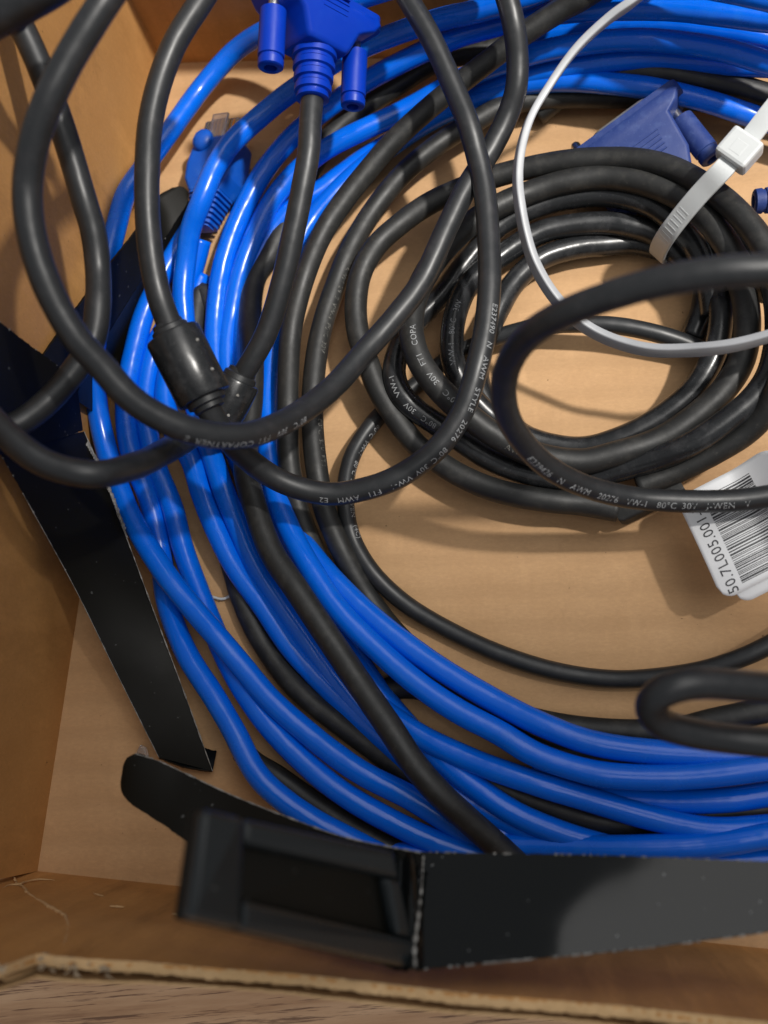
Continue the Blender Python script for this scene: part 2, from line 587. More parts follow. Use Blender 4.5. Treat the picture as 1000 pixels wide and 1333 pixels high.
# raised cracks in the liner of the near wall
def crease(pts, w):
    P = []
    for (x, y) in pts:
        P.append(wall_hit(x, y) + e_y * 0.05)
    pa = catmull(P, 0.5)
    pa = [p + Vector((0, 0, 0.5 * nz(p, 0.8))) for p in pa]
    return tube_geo(pa, lambda f: w * (0.35 + 0.65 * abs(math.sin(f * 9)) ) * (0.25 + min(1, 4 * f, 4 * (1 - f))), 6)
o = mesh_obj('liner_crack', *join(crease([(0, 1158), (14, 1152), (24, 1152), (38, 1164), (52, 1173), (66, 1182), (84, 1192), (88, 1204), (87, 1218), (82, 1230)], 0.34),
                                  crease([(18, 1140), (20, 1147), (24, 1152), (34, 1148), (52, 1145), (72, 1146)], 0.26),
                                  crease([(120, 1163), (135, 1167)], 0.2), crease([(142, 1180), (162, 1181)], 0.26), crease([(222, 1190), (250, 1193)], 0.24)), M['card_torn'], box)
o['label'] = 'pale raised cracks in the near wall liner'

# ------------------------------------------------------------------ blue network cable
RB = 2.75
blue = thing('network_cable', 'bright blue network cable coiled in many loops round the box floor', 'network cable', at(560, 700, 0))
def B(*pts, r=RB):
    return cable('cable_loop', pts, r, M['blue'], blue)
# outermost loop: back wall, under the black tab, down the left side
B((640, -45, 44), (527, -22, 42), (440, 6, 36), (351, 38, 22), (305, 67, 14), (265, 111, 11), (224, 167, 12), (190, 215, 13), (165, 251, 14), (149, 304, 17), (139, 345, 18), (130, 400, 18), (123, 470, 17), (127, 530, 12), (140, 590, 9), (157, 640, 10), (170, 672, 11), (195, 716, 12), (222, 757, 12), (250, 792, 11), (282, 829, 11), (316, 869, 10), (354, 913, 10), (405, 958, 9), (438, 984, 9), (472, 1007, 9), (530, 1036, 8), (570, 1060, 7), (614, 1090, 5), (680, 1118, 4), (760, 1135, 4), (900, 1140, 4), (1040, 1120, 4))
# from the top edge past the connector to the ferrite
B((760, -40, 34), (700, -10, 34), (630, 12, 30), (570, 26, 27), (495, 52, 24), (440, 78, 22), (395, 108, 20), (368, 127, 19), (332, 157, 18), (303, 184, 19), (281, 216, 20), (262, 262, 19), (248, 300, 15), (242, 340, 11), (238, 380, 9), (240, 420, 7), (246, 480, 6), (258, 540, 6), (277, 595, 8), (292, 640, 9), (310, 685, 8), (332, 735, 7), (360, 780, 6), (398, 835, 5), (440, 893, 4), (500, 960, 4), (560, 1010, 4), (640, 1060, 4), (740, 1100, 4))
B((1060, 32, 36), (1000, 26, 34), (940, 18, 33), (870, 11, 31), (820, 11, 30), (755, 14, 28), (700, 20, 26), (645, 33, 23), (600, 46, 21), (540, 72, 18), (483, 102, 15), (430, 138, 12), (384, 175, 11), (342, 226, 10), (317, 272, 9), (300, 312, 8), (289, 352, 7), (282, 400, 5), (280, 450, 4), (286, 510, 4), (300, 570, 4), (330, 645, 4), (375, 740, 4), (430, 830, 6), (480, 905, 6), (537, 952, 8), (610, 988, 9), (694, 1019, 10), (770, 1042, 9), (847, 1065, 8), (923, 1080, 8), (1000, 1077, 8), (1060, 1070, 8))
B((1060, 100, 24), (1000, 82, 24), (940, 64, 24), (860, 53, 23), (825, 52, 23), (770, 56, 22), (702, 68, 20), (650, 83, 18), (600, 103, 15), (570, 119, 13), (525, 144, 11), (450, 180, 11), (419, 198, 10), (384, 226, 9), (352, 266, 8), (328, 315, 7), (312, 360, 6), (302, 410, 4), (296, 460, 4), (302, 520, 4), (322, 590, 4), (352, 660, 4), (390, 740, 4), (440, 820, 4), (503, 912, 5), (560, 975, 6), (617, 1023, 7), (674, 1061, 7), (751, 1092, 6), (830, 1112, 5), (920, 1122, 4), (1040, 1115, 4))
B((1060, 88, 15), (960, 84, 16), (860, 76, 16), (800, 79, 16), (720, 92, 14), (660, 106, 11), (600, 135, 7), (530, 172, 5), (475, 206, 5), (420, 246, 5), (370, 282, 5), (350, 310, 4), (332, 350, 4), (320, 400, 4), (316, 460, 4), (325, 530, 4), (348, 610, 5), (375, 680, 7), (405, 722, 9), (440, 762, 11), (492, 810, 12), (562, 862, 12), (650, 915, 12), (710, 945, 13), (770, 967, 13), (847, 979, 12), (962, 984, 11), (1060, 975, 10))
B((1060, 175, 10), (1000, 158, 10), (970, 148, 11), (920, 132, 12), (860, 118, 13), (800, 110, 13), (720, 106, 12), (660, 115, 10), (618, 130, 8), (560, 157, 6), (492, 203, 6), (440, 248, 6), (398, 300, 5), (375, 360, 4), (360, 420, 4), (353, 470, 5), (348, 520, 6), (349, 580, 8), (360, 645, 10), (377, 690, 12), (405, 742, 13), (440, 793, 14), (492, 845, 14), (545, 890, 14), (597, 925, 14), (650, 953, 14), (694, 980, 14), (745, 999, 14), (789, 1009, 14), (885, 1012, 13), (1000, 1000, 13), (1060, 990, 12))
# inner left runs
B((300, 220, 3), (262, 275, 4), (240, 310, 5), (222, 340, 6), (205, 372, 6), (188, 408, 6), (175, 455, 6), (166, 500, 6), (164, 545, 7), (172, 595, 8), (192, 645, 7), (204, 690, 5), (211, 735, 4), (218, 785, 5), (243, 852, 7), (278, 908, 8), (304, 952, 9), (338, 1012, 10), (396, 1060, 9), (453, 1092, 8), (520, 1125, 7), (600, 1150, 6))
B((262, 312, 8), (250, 355, 5), (226, 408, 4), (204, 448, 4), (192, 495, 4), (190, 545, 5), (202, 605, 6), (224, 660, 6), (237, 710, 5), (253, 757, 4), (272, 805, 4), (293, 854, 5), (320, 902, 7), (353, 948, 8), (396, 993, 8), (444, 1032, 8), (505, 1067, 7), (587, 1103, 6), (650, 1120, 5))
B((262, 360, 3), (240, 430, 3), (222, 475, 4), (215, 520, 5), (226, 560, 6), (250, 602, 8), (262, 642, 8), (282, 692, 8), (307, 740, 7), (340, 786, 6), (380, 845, 5), (440, 908, 4), (500, 965, 4), (580, 1040, 3), (660, 1090, 3))
B((480, 1120, 4), (560, 1108, 4), (674, 1101, 4), (808, 1104, 8), (923, 1100, 9), (1000, 1088, 10), (1060, 1078, 10))
B((694, 1000, 3), (760, 1030, 4), (847, 1043, 5), (943, 1042, 6), (1000, 1034, 6), (1060, 1024, 6))
B((1060, 12, 44), (1000, -2, 44), (940, -14, 44), (860, -26, 42), (760, -24, 40))
B((1060, 62, 16), (1000, 50, 22), (940, 40, 22), (860, 32, 20), (780, 36, 16), (700, 48, 12))

# plug: clear jack with blue boot
f = Frame(at(297, 168, 7), (0.98, 0.05, 0.30), at(261, 312, 7) - at(297, 168, 7))
plug = fobj('plug', f, box_geo(-5.8, 5.8, -1, 9, -3.2, 3.2), M['clear'], blue, smooth=False, bevel=0.5)
for i in range(8):
    fobj('contact', f, box_geo(-4.6 + i * 1.22, -4.0 + i * 1.22, -0.4, 5, 2.6, 3.28), M['gold'], plug, smooth=False)
fobj('latch', f, join(box_geo(-2.6, 2.6, -2, 7, 3.6, 4.5)), M['clear'], plug, smooth=False, bevel=0.3)
V, F = loft([rrect(hw, ht, 1.6, y) for y, hw, ht in ((5, 6.4, 4.2), (6, 7.0, 4.8), (13, 7.7, 5.0), (17.5, 7.2, 4.9), (21.0, 5.2, 4.4), (21.5, 4.6, 4.0))])
boot = fobj('boot', f, (V, F), M['blue_plug'], blue, smooth=False, bevel=0.35)
secs = []
y = 21.0
for i in range(7):
    w_ = 5.0 - i * 0.26
    secs += [rrect(w_, w_ * 0.85, 1.5, y), rrect(w_, w_ * 0.85, 1.5, y + 0.8), rrect(w_ - 0.9, w_ * 0.85 - 0.9, 1.2, y + 0.85), rrect(w_ - 0.9, w_ * 0.85 - 0.9, 1.2, y + 1.35)]
    y += 1.4
fobj('boot_rib', f, loft(secs), M['blue_plug'], boot, smooth=False)
sph = []
for i in range(7):
    a = math.pi * (i + 0.3) / 6.6 - math.pi / 2
    sph.append([Vector((-3.2 + 3.2 * math.cos(a) * math.cos(2 * math.pi * k / 14), 6.6 + 3.3 * math.sin(a), 5.0 + 2.1 * math.cos(a) * math.sin(2 * math.pi * k / 14))) for k in range(14)])
fobj('latch_guard', f, loft(sph), M['blue_plug'], boot)
fobj('side_slot', f, join(*[box_geo(3.5, 3.9, 14 + i * 1.5, 14.8 + i * 1.5, 4.6, 5.3) for i in range(3)]), M['navy'], boot, smooth=False)

# ------------------------------------------------------------------ black cable running with the blue loops
RK = 2.75
kc = thing('black_cable', 'dusty matte black cable looped round the box together with the blue one', 'cable', at(420, 560, 0))
def K(*pts, r=RK, mat='black_dusty'):
    return cable('cable_loop', pts, r, M[mat], kc)
K((840, -60, 40), (758, -2, 36), (735, 10, 34), (685, 42, 31), (630, 84, 27), (603, 105, 25), (555, 144, 22), (510, 186, 19), (474, 228, 17), (450, 258, 16), (422, 300, 15), (400, 350, 14), (384, 405, 13), (378, 440, 12), (375, 490, 12), (374, 545, 12), (376, 600, 11), (385, 650, 9), (402, 700, 7), (430, 755, 5), (470, 815, 4), (540, 880, 4), (620, 925, 4))
k1 = K((1060, 140, 6), (1000, 138, 5), (900, 130, 5), (790, 127, 6), (720, 128, 7), (660, 136, 8), (618, 158, 9), (570, 188, 9), (525, 226, 9), (490, 268, 9), (458, 320, 9), (437, 370, 9), (418, 430, 10), (409, 490, 11), (407, 545, 11), (411, 600, 11), (422, 660, 10), (440, 705, 9), (457, 740, 7), (484, 785, 4), (520, 830, 4), (570, 872, 4), (640, 915, 4))
k0 = K((760, 60, 8), (700, 56, 9), (615, 68, 10), (570, 78, 9), (510, 115, 7), (465, 146, 6), (430, 178, 5), (395, 240, 4), (352, 330, 4), (333, 360, 4), (326, 410, 6), (328, 460, 9), (327, 520, 11), (322, 570, 13), (320, 612, 15), (328, 645, 17), (352, 715, 18), (387, 768, 19), (433, 838, 19), (468, 890, 19), (505, 943, 18), (545, 1002, 17), (580, 1041, 15), (612, 1070, 12), (645, 1099, 9), (690, 1140, 6), r=2.95)
K((290, 420, 3), (262, 380, 3), (254, 420, 3), (248, 470, 3), (262, 580, 3), (290, 690, 3), (321, 796, 3), (352, 852, 3), (391, 900, 4), (440, 940, 4), (500, 985, 3), (580, 1040, 3))
K((450, 920, 3), (520, 895, 3), (600, 910, 5), (660, 928, 6), (737, 946, 6), (820, 953, 7), (880, 950, 8), (928, 938, 9), (1000, 924, 10), (1060, 910, 10))
K((700, 150, 3), (760, 108, 9), (820, 93, 13), (900, 100, 13), (960, 112, 12), (1000, 124, 11), (1060, 140, 10))
K((314, 978, 3), (330, 994, 3), (357, 1010, 3), (420, 1054, 3), (484, 1094, 3), (560, 1130, 3))
K((540, 880, 3), (600, 922, 4), (660, 958, 5), (720, 984, 5), (790, 990, 5), (880, 994, 5), (1000, 980, 4))
K((560, 975, 2.8), (640, 1020, 3), (720, 1052, 3), (800, 1072, 3), (900, 1060, 2.8), (1000, 1052, 2.8))  # low filler strand, added in place of the shade between blue loops
print_on(k1, (446, 350), 'AWM 2919 VW-1 80°C 30V', kc, 1.9, 0.55, mat='ink_faint')
print_on(k1, (408, 520), 'VW-1 80°C 30V FT1', kc, 1.9, 0.75, mat='ink_faint')

# ------------------------------------------------------------------ connectors
def connector(parent, origin, xd, yd, mat, flange_y=10.0, hood_y=24.0, tip=35.0, shell=8.0, knurl=0.02):
    f = Frame(origin, xd, yd)
    hs = [(flange_y + 0.2, 14.6, 6.6), (flange_y + 1.2, 14.8, 6.9), (flange_y + 3.4, 13.0, 7.0), (flange_y + 5.2, 9.7, 7.0), (hood_y - 5.5, 8.4, 6.8), (hood_y - 1.2, 6.4, 6.0), (hood_y - 0.3, 5.8, 5.6), (hood_y, 5.3, 5.2)]
    V, F = loft([rrect(hw, ht, 1.3, y) for y, hw, ht in hs])
    c = fobj('connector', f, (V, F), mat, parent)
    c.name = 'connector'
    # ribbed strain relief
    prof, n = [], 4
    L = tip - hood_y + 0.4
    for i in range(n):
        y0 = hood_y - 0.4 + L * i / n
        r = 5.25 - 0.30 * i
        prof += [(y0, r - 0.55), (y0 + 0.3, r), (y0 + L / n * 0.62, r), (y0 + L / n * 0.72, r - 0.65), (y0 + L / n - 0.02, r - 0.65)]
    prof.append((tip + 0.6, 3.9)); prof.append((tip + 0.9, 3.3))
    fobj('strain_relief', f, lathe(prof, seg=28), mat, c)
    fl = fobj('flange', f, loft([rrect(15.6, 6.2, 2.2, y) for y in (flange_y - 1.5, flange_y + 1.8)]), mat, c)
    fobj('shell', f, loft([rrect(8.4, 4.1, 2.6, y) for y in (flange_y - shell, flange_y + 0.5)]), M['metal'], c)
    for sx in (-1, 1):
        b0 = flange_y + 6
        th = fobj('thumbscrew', f, lathe([(b0, 2.5), (b0 + 0.3, 3.05), (b0 + 11.2, 3.05), (b0 + 11.4, 2.7), (b0 + 12, 2.7), (b0 + 12.1, 3.0), (b0 + 13.6, 2.9), (b0 + 13.9, 2.5), (b0 + 13.95, 1.5), (b0 + 12.6, 1.4)], cx=sx * 12.1, seg=44, knurl=knurl), mat, c)
        fobj('screw_shank', f, lathe([(flange_y - 6, 0.9), (flange_y - 5.5, 1.3), (b0 + 0.5, 1.3)], cx=sx * 12.1, seg=14), M['metal'], c)
    # raised grip lines on the broad face
    g = [box_geo(-4.2 + 0.25 * i, 4.6 - 0.2 * i, hood_y - 13.6 + i * 1.35, hood_y - 13.1 + i * 1.35, 6.4, 7.16) for i in range(5)]
    fobj('grip_ridges', f, join(*g), mat, c, smooth=False)
    return c, f

# ------------------------------------------------------------------ loose monitor cable on top
RV = 2.65
vga = thing('monitor_cable', 'loose black monitor cable with blue connector and two ferrite beads, above the blue coil', 'monitor cable', at(300, 560, 0))
def VC(*pts, r=RV, mat='black', name='cable_run'):
    return cable(name, pts, r, M[mat], vga)
runB = VC((190, -75, 104), (138, 0, 104), (92, 74, 102), (64, 130, 100), (46, 180, 97), (36, 240, 93), (40, 300, 90), (61, 370, 86), (98, 438, 81), (131, 476, 77), (175, 523, 72), (245, 559, 65), (315, 567, 57), (370, 549, 48), (405, 527, 42), (440, 497, 37), (475, 457, 33), (510, 418, 31), (548, 368, 30), (580, 300, 30), (608, 243, 30), (640, 193, 30), (662, 148, 32), (672, 115, 35), (674, 75, 38), (669, 32, 42), (661, 0, 44), (640, -60, 46))
print_on(runB, (388, 542), '80°C  30V  FT1 COPARTNER E', vga, 1.9, -0.72 + 1.44, rev=True)
runA = VC((300, -60, 66), (263, 0, 66), (229, 54, 66), (208, 108, 65), (196, 162, 64), (192, 216, 63), (192, 280, 61), (198, 340, 59), (208, 388, 57), (222, 426, 54))
loopA = VC((264, 516, 49), (277, 540, 46), (296, 568, 42), (318, 592, 37), (348, 615, 32), (380, 631, 29), (430, 642, 27), (470, 637, 27), (515, 622, 28), (560, 592, 29), (584, 566, 30), (601, 538, 31), (612, 510, 32), (622, 475, 33), (632, 430, 33), (638, 370, 33), (636, 300, 32), (630, 240, 32), (622, 205, 33), (610, 162, 35), (593, 120, 36), (566, 60, 38), (550, 30, 39), (532, 0, 40), (500, -60, 42))
print_on(loopA, (641, 400), 'E237490  N  AWM  STYLE  20276  80°C 30V VW-1  FT1  AWM  E2', vga, 1.9, 0.62, rev=True)
runV = VC((408, 118, 43), (405, 150, 43), (402, 200, 42), (394, 245, 40), (383, 300, 37), (368, 365, 33), (346, 435, 28), (322, 478, 25), (306, 504, 22))
runD = VC((282, 548, 22), (262, 562, 30), (238, 575, 42), (217, 586, 52), (175, 606, 64), (122, 617, 72), (70, 607, 74), (35, 588, 75), (0, 556, 75), (-25, 530, 74), (-45, 520, 70), (-48, 545, 62), (-20, 562, 64), (8, 558, 64), (30, 548, 63), (60, 524, 61), (86, 496, 60), (108, 466, 60), (122, 438, 60), (127, 400, 61), (127, 350, 61), (121, 300, 64), (110, 262, 67), (97, 215, 70), (80, 160, 74), (49, 80, 79), (27, 33, 82), (12, 0, 84), (-10, -50, 86))

def ferrite(a, b, rad, parent, collar_a=True):
    f = Frame(a, Vector((0.3, 0.2, 1)), b - a)
    L = (b - a).length
    o = fobj('ferrite_bead', f, lathe([(0, rad - 0.7), (0.15, rad - 0.25), (0.7, rad), (L - 0.7, rad), (L - 0.15, rad - 0.25), (L, rad - 0.7)], seg=40), M['black_glossy'], parent)
    fobj('collar', f, lathe([(-2.6, 2.7), (-2.4, 3.3), (-1.6, 3.4), (-1.2, 4.0), (0.4, 4.2)], seg=24), M['black'], o)
    fobj('collar', f, lathe([(L - 0.4, 4.4), (L + 1.2, 4.2), (L + 1.5, 3.4), (L + 2.4, 3.3), (L + 2.7, 2.7)], seg=24), M['black'], o)
    # moulding flash nibs along both seams
    g = []
    for sgn in (-1, 1):
        for t in (0.28, 0.72):
            a = math.radians(90 + sgn * 62)
            c = Vector((rad * math.sin(a), L * t, rad * math.cos(a)))
            for s2 in (1,):
                g.append(lathe([(L * t - 0.45, 0.05), (L * t - 0.2, 0.4), (L * t + 0.2, 0.4), (L * t + 0.45, 0.05)], cx=rad * math.cos(a) * 1.0, cz=sgn * rad * abs(math.sin(a)), seg=8))
    fobj('flash_nib', f, join(*g), M['fray'], o)
    return o
ferrite(at(224, 434, 53), at(267, 519, 48), 6.0, vga)
fb2 = ferrite(at(311, 494, 23), at(284, 552, 20), 5.3, vga)
fb2['label'] = 'dark ferrite bead half hidden behind the glossy one'

# top-left: a strain relief crossing the corner
tl = VC((-70, 60, 92), (-20, 33, 96), (25, 8, 99), (70, -18, 102), (130, -60, 104), r=3.3)
# a step ring where the thick moulding ends
f = Frame(at(10, 16, 97.5), (0, 0, 1), at(60, -13, 101) - at(10, 16, 97.5))
fobj('moulding_ring', f, lathe([(-1, 3.3), (-0.8, 3.75), (1.0, 3.75), (1.2, 3.3)], seg=24), M['black_glossy'], tl[0])

a0, a1 = at(407, 126, 43), at(412, 20, 46)
yd = a0 - a1
side = Vector((math.cos(math.radians(50)), 0.0, -math.sin(math.radians(50))))
conn1, fr1 = connector(vga, a0 - yd.normalized() * 35.0, side, yd, M['navy'], flange_y=13.0, hood_y=24.5)
conn1['label'] = 'royal blue monitor connector with ribbed cable neck'

# ------------------------------------------------------------------ coiled monitor cable
RC = 2.9
coil = thing('monitor_cable', 'coiled black monitor cable with faded blue connectors, bound by a white cable tie', 'monitor cable', at(790, 430, 0))
def CC(*pts, r=RC, mat='black_glossy'):
    return cable('cable_loop', pts, r, M[mat], coil)
CC((805, 664, 8), (755, 655, 8), (720, 652, 9), (650, 639, 9), (610, 624, 9), (576, 605, 9), (540, 577, 9), (518, 548, 10), (496, 514, 11), (480, 476, 12), (467, 440, 12), (463, 398, 12), (470, 356, 12), (490, 320, 12), (520, 292, 12), (550, 270, 12), (580, 254, 12), (642, 230, 13), (690, 218, 14), (750, 209, 16), (825, 209, 19), (877, 221, 22), (930, 251, 26), (967, 283, 29), (998, 325, 31), (1022, 390, 32), (1026, 450, 30), (1016, 500, 26), (1000, 532, 22), (976, 560, 18), (940, 584, 15), (910, 600, 13), (872, 618, 11), (830, 634, 10), r=2.85, mat='black_dusty')
ring2 = CC((1000, 380, 14), (968, 352, 20), (948, 320, 23), (928, 292, 23), (895, 262, 21), (842, 239, 18), (790, 231, 16), (742, 236, 15), (702, 247, 14), (650, 268, 14), (616, 289, 15), (580, 322, 16), (553, 360, 18), (538, 400, 20), (537, 440, 21), (550, 475, 21), (575, 508, 20), (605, 536, 18), (645, 567, 16), (695, 592, 15), (755, 602, 14), (800, 592, 14), (860, 572, 14), (910, 538, 15), (942, 508, 16), (965, 472, 17), (973, 430, 18), (970, 390, 17), (955, 350, 13), (930, 310, 9), r=3.05, mat='black_dusty')
ring3 = CC((928, 410, 9), (922, 365, 11), (908, 325, 13), (888, 298, 14), (850, 268, 14), (790, 254, 12), (745, 257, 11), (702, 268, 10), (650, 294, 9), (604, 346, 8), (575, 385, 8), (545, 415, 9), (522, 448, 11), (514, 487, 13), (524, 514, 13), (542, 532, 12), (566, 549, 11), (600, 572, 10), (640, 598, 9), (690, 617, 9), (755, 625, 9), (800, 614, 11), (850, 599, 14), (900, 578, 18), (950, 545, 20), (982, 517, 21), (1003, 485, 22), (1013, 430, 22), (1006, 370, 20), (985, 325, 17), (950, 285, 14))
ring4 = CC((900, 350, 4), (853, 305, 8), (820, 294, 9), (790, 290, 9), (745, 293, 9), (702, 303, 9), (650, 335, 9), (612, 368, 10), (594, 405, 12), (588, 440, 13), (590, 472, 13), (605, 505, 11), (640, 543, 8), (690, 571, 7), (755, 583, 7), (800, 573, 8), (840, 555, 9), (876, 532, 10), (904, 506, 11), (928, 466, 12), (938, 420, 12), (934, 380, 10), (920, 345, 7), (890, 305, 4))
CC((880, 330, 3), (830, 317, 4), (790, 318, 5), (745, 323, 6), (702, 338, 7), (668, 370, 8), (648, 405, 9), (628, 450, 9), (622, 495, 7), (640, 535, 4), (680, 566, 3), (740, 592, 3), (800, 598, 3), (870, 580, 4), (930, 530, 4), (960, 460, 4), (965, 400, 4))
print_on(ring2, (596, 524), '80°C  30V  FT1  COPA', coil, 1.95, -0.15, rev=True)
print_on(ring4, (589, 476), 'VW-1  80°C  30V', coil, 1.95, 0.05, rev=True)
print_on(ring3, (572, 552), '80°C  30V  VW-1', coil, 1.9, 0.25, rev=True)
print_on(ring2, (660, 578), 'AWM 20276', coil, 2.0, -0.3, mat='ink_faint')
# moulded cable end under the coil
f = Frame(at(808, 668, 5), (0.3, 1, 0.1), at(886, 626, 9) - at(808, 668, 5))
pl = fobj('cable_end', f, loft([rrect(hw, 2.4, 0.9, y) for y, hw in ((-1, 2.2), (0, 2.8), (12, 3.2), (15, 3.2), (15.5, 2.9))]), M['black_dusty'], coil)

# connector by the back, half under the coil
a1, a0 = at(820, 177, 9), at(887, 264, 9)
ydir = (a0 - a1).normalized()
conn2, fr2 = connector(coil, a1 - ydir * 5.5, at(870, 112, 13) - at(752, 200, 7), ydir, M['navy_dusty'], flange_y=4.0, hood_y=25, tip=33, shell=3.0)
conn2['label'] = 'faded blue connector lying near the back wall'
CC((882, 258, 9), (895, 278, 8), (905, 305, 6), (915, 340, 5), (915, 400, 5), (900, 440, 4))
# connector at the right edge
a1, a0 = at(1068, 318, 8), at(965, 326, 8)
ydir = (a0 - a1).normalized()
conn3, fr3 = connector(coil, a1 - ydir * 13.0, at(1020, 258, 17) - at(1020, 318, 8), ydir, M['navy_dusty'])
conn3['label'] = 'faded blue connector at the right, one thumbscrew showing'

# ------------------------------------------------------------------ thin printed cable with raised loops
RP = 2.25
sig = thing('signal_cable', 'thin black cable with white printed lettering, two loops of it standing up towards the viewer', 'cable', at(620, 830, 0))
def SC(*pts, r=RP, mat='black'):
    return cable('cable_run', pts, r, M[mat], sig)
p1 = SC((950, 470, 5), (905, 452, 6), (860, 436, 8), (807, 424, 9), (765, 421, 9), (710, 423, 8), (650, 437, 6), (590, 462, 4), (538, 503, 3.5), (510, 525, 4), (488, 548, 5), (470, 572, 6), (457, 598, 7), (450, 630, 8), (450, 662, 8), (458, 700, 7), (482, 742, 6), (524, 783, 4), (580, 818, 3), (650, 851, 3), (720, 873, 3), (790, 884, 3), (846, 883, 4), (912, 873, 6), (965, 856, 8), (1000, 840, 9), (1060, 805, 10), r=2.15)
print_on(p1, (486, 550), '80°C VW-1  80°C 30V J-WEN  (4C)', sig, 1.9, 0.85)
gl = SC((1080, 352, 96), (1000, 352, 98), (930, 356, 98), (860, 367, 96), (790, 386, 92), (725, 412, 86), (685, 440, 79), (662, 475, 71), (656, 512, 63), (667, 552, 54), (702, 597, 44), (737, 621, 38), (790, 641, 31), (840, 650, 27), (900, 653, 25), (960, 651, 24), (1040, 640, 24), r=2.45)
print_on(gl, (690, 584), 'E239426  N  AWM  20276  VW-1  80°C 30V  J-WEN  V', sig, 2.0, -0.42)
SC((1080, 898, 62), (1000, 896, 66), (960, 893, 68), (915, 890, 70), (880, 894, 71), (855, 905, 70), (847, 922, 67), (862, 941, 64), (905, 954, 61), (950, 961, 59), (1000, 966, 58), (1080, 972, 56), r=2.6)

# ------------------------------------------------------------------ cable ties
def ribbon_geo(pts, w, th, wdir=None, tw=None, step=0.6):
    "flat band; wdir gives its width direction"
    path = catmull(pts, step)
    V, F = [], []
    n = len(path)
    for i, p in enumerate(path):
        t = (path[min(i + 1, n - 1)] - path[max(i - 1, 0)]).normalized()
        wd = wdir(i / (n - 1)) if callable(wdir) else wdir
        wd = (wd - wd.dot(t) * t).normalized()
        nn = t.cross(wd)
        for a, b in ((-1, -1), (1, -1), (1, 1), (-1, 1)):
            V.append(p + wd * (w / 2 * a) + nn * (th / 2 * b))
    for i in range(n - 1):
        for k in range(4):
            k2 = (k + 1) % 4
            F.append((i * 4 + k, i * 4 + k2, i * 4 + 4 + k2, i * 4 + 4 + k))
    F.append((3, 2, 1, 0)); F.append(tuple((n - 1) * 4 + k for k in range(4)))
    return V, F, path

tie = thing('cable_tie', 'short white cable tie cinched round the coiled black cable, its square head upward', 'cable tie', at(905, 262, 30))
strap_pts = [at(*p) for p in ((925, 236, 2), (955, 205, 12), (968, 192, 27), (958, 201, 36), (940, 222, 37), (915, 248, 33), (890, 277, 28), (868, 306, 22), (857, 326, 13), (858, 334, 5), (875, 316, 2), (905, 268, 1.5))]
wd = (at(930, 262, 30) - at(905, 240, 30)).normalized()
V, F, pth = ribbon_geo(strap_pts, 4.7, 1.1, wd)
o = fix_normals(mesh_obj('strap', V, F, M['nylon'], tie)); o.data.set_sharp_from_angle(angle=math.radians(40)); bevelled(o, 0.25)
# teeth across the strap
g = []
for i in range(len(pth)):
    p = pth[i]
    if i % 2 == 0 and 20 < p.z < 29 and i > 25:
        t = (pth[i + 1] - pth[i - 1]).normalized()
        w2 = (wd - wd.dot(t) * t).normalized(); nn = t.cross(w2)
        if nn.z < 0: nn = -nn
        q = p + nn * 0.58
        g.append(([q + w2 * a + t * b + nn * c for a in (-1.4, 1.4) for b in (-0.14, 0.14) for c in (-0.1, 0.02)], [(0, 1, 3, 2), (4, 6, 7, 5), (0, 4, 5, 1), (2, 3, 7, 6), (0, 2, 6, 4), (1, 5, 7, 3)]))
if g:
    mesh_obj('strap_teeth', *join(*g), M['nylon'], tie, smooth=False)
ax = (at(978, 178, 38) - at(945, 216, 36)).normalized()
f = Frame(at(962, 197, 37.5), wd, ax)
hd = fobj('head', f, join(box_geo(-4.0, 4.0, -3.3, 3.6, -2.6, 2.8)), M['nylon'], tie, smooth=False, bevel=0.8)
fobj('pawl_window', f, box_geo(-1.6, 1.6, -1.8, 1.4, 2.4, 2.84), M['nylon'], hd, smooth=False, bevel=0.2)
V, F, _ = ribbon_geo([at(*p) for p in ((962, 198, 37), (980, 175, 39), (1000, 149, 41), (1030, 112, 43), (1075, 60, 45))], 4.4, 1.0, wd)
bevelled(fix_normals(mesh_obj('tail', V, F, M['nylon'], tie)), 0.2)

tie2 = thing('cable_tie', 'long grey cable tie open in a wide thin loop, standing on edge over the coil', 'cable tie', at(760, 300, 30))
tp = [at(*p) for p in ((930, -110, 52), (870, -38, 50), (826, 0, 48), (790, 26, 46), (748, 66, 44), (713, 115, 42), (689, 157, 41), (677, 200, 40), (674, 235, 39), (677, 268, 38), (684, 305, 36), (696, 343, 34), (720, 384, 31), (755, 420, 29), (790, 440, 28), (842, 455, 29), (895, 456, 31), (947, 451, 34), (1000, 438, 36), (1080, 410, 38))]
def w2(fq):
    return Vector((0.30 * math.cos(fq * 5), 0.30 * math.sin(fq * 5), 1.0)).normalized()
V, F, _ = ribbon_geo(tp, 3.2, 1.75, lambda f: Vector((0.42 - 0.2 * f, -0.1 + 0.35 * f, 1.0)).normalized())
o = fix_normals(mesh_obj('strap', V, F, M['nylon_grey'], tie2)); bevelled(o, 0.35, 3)

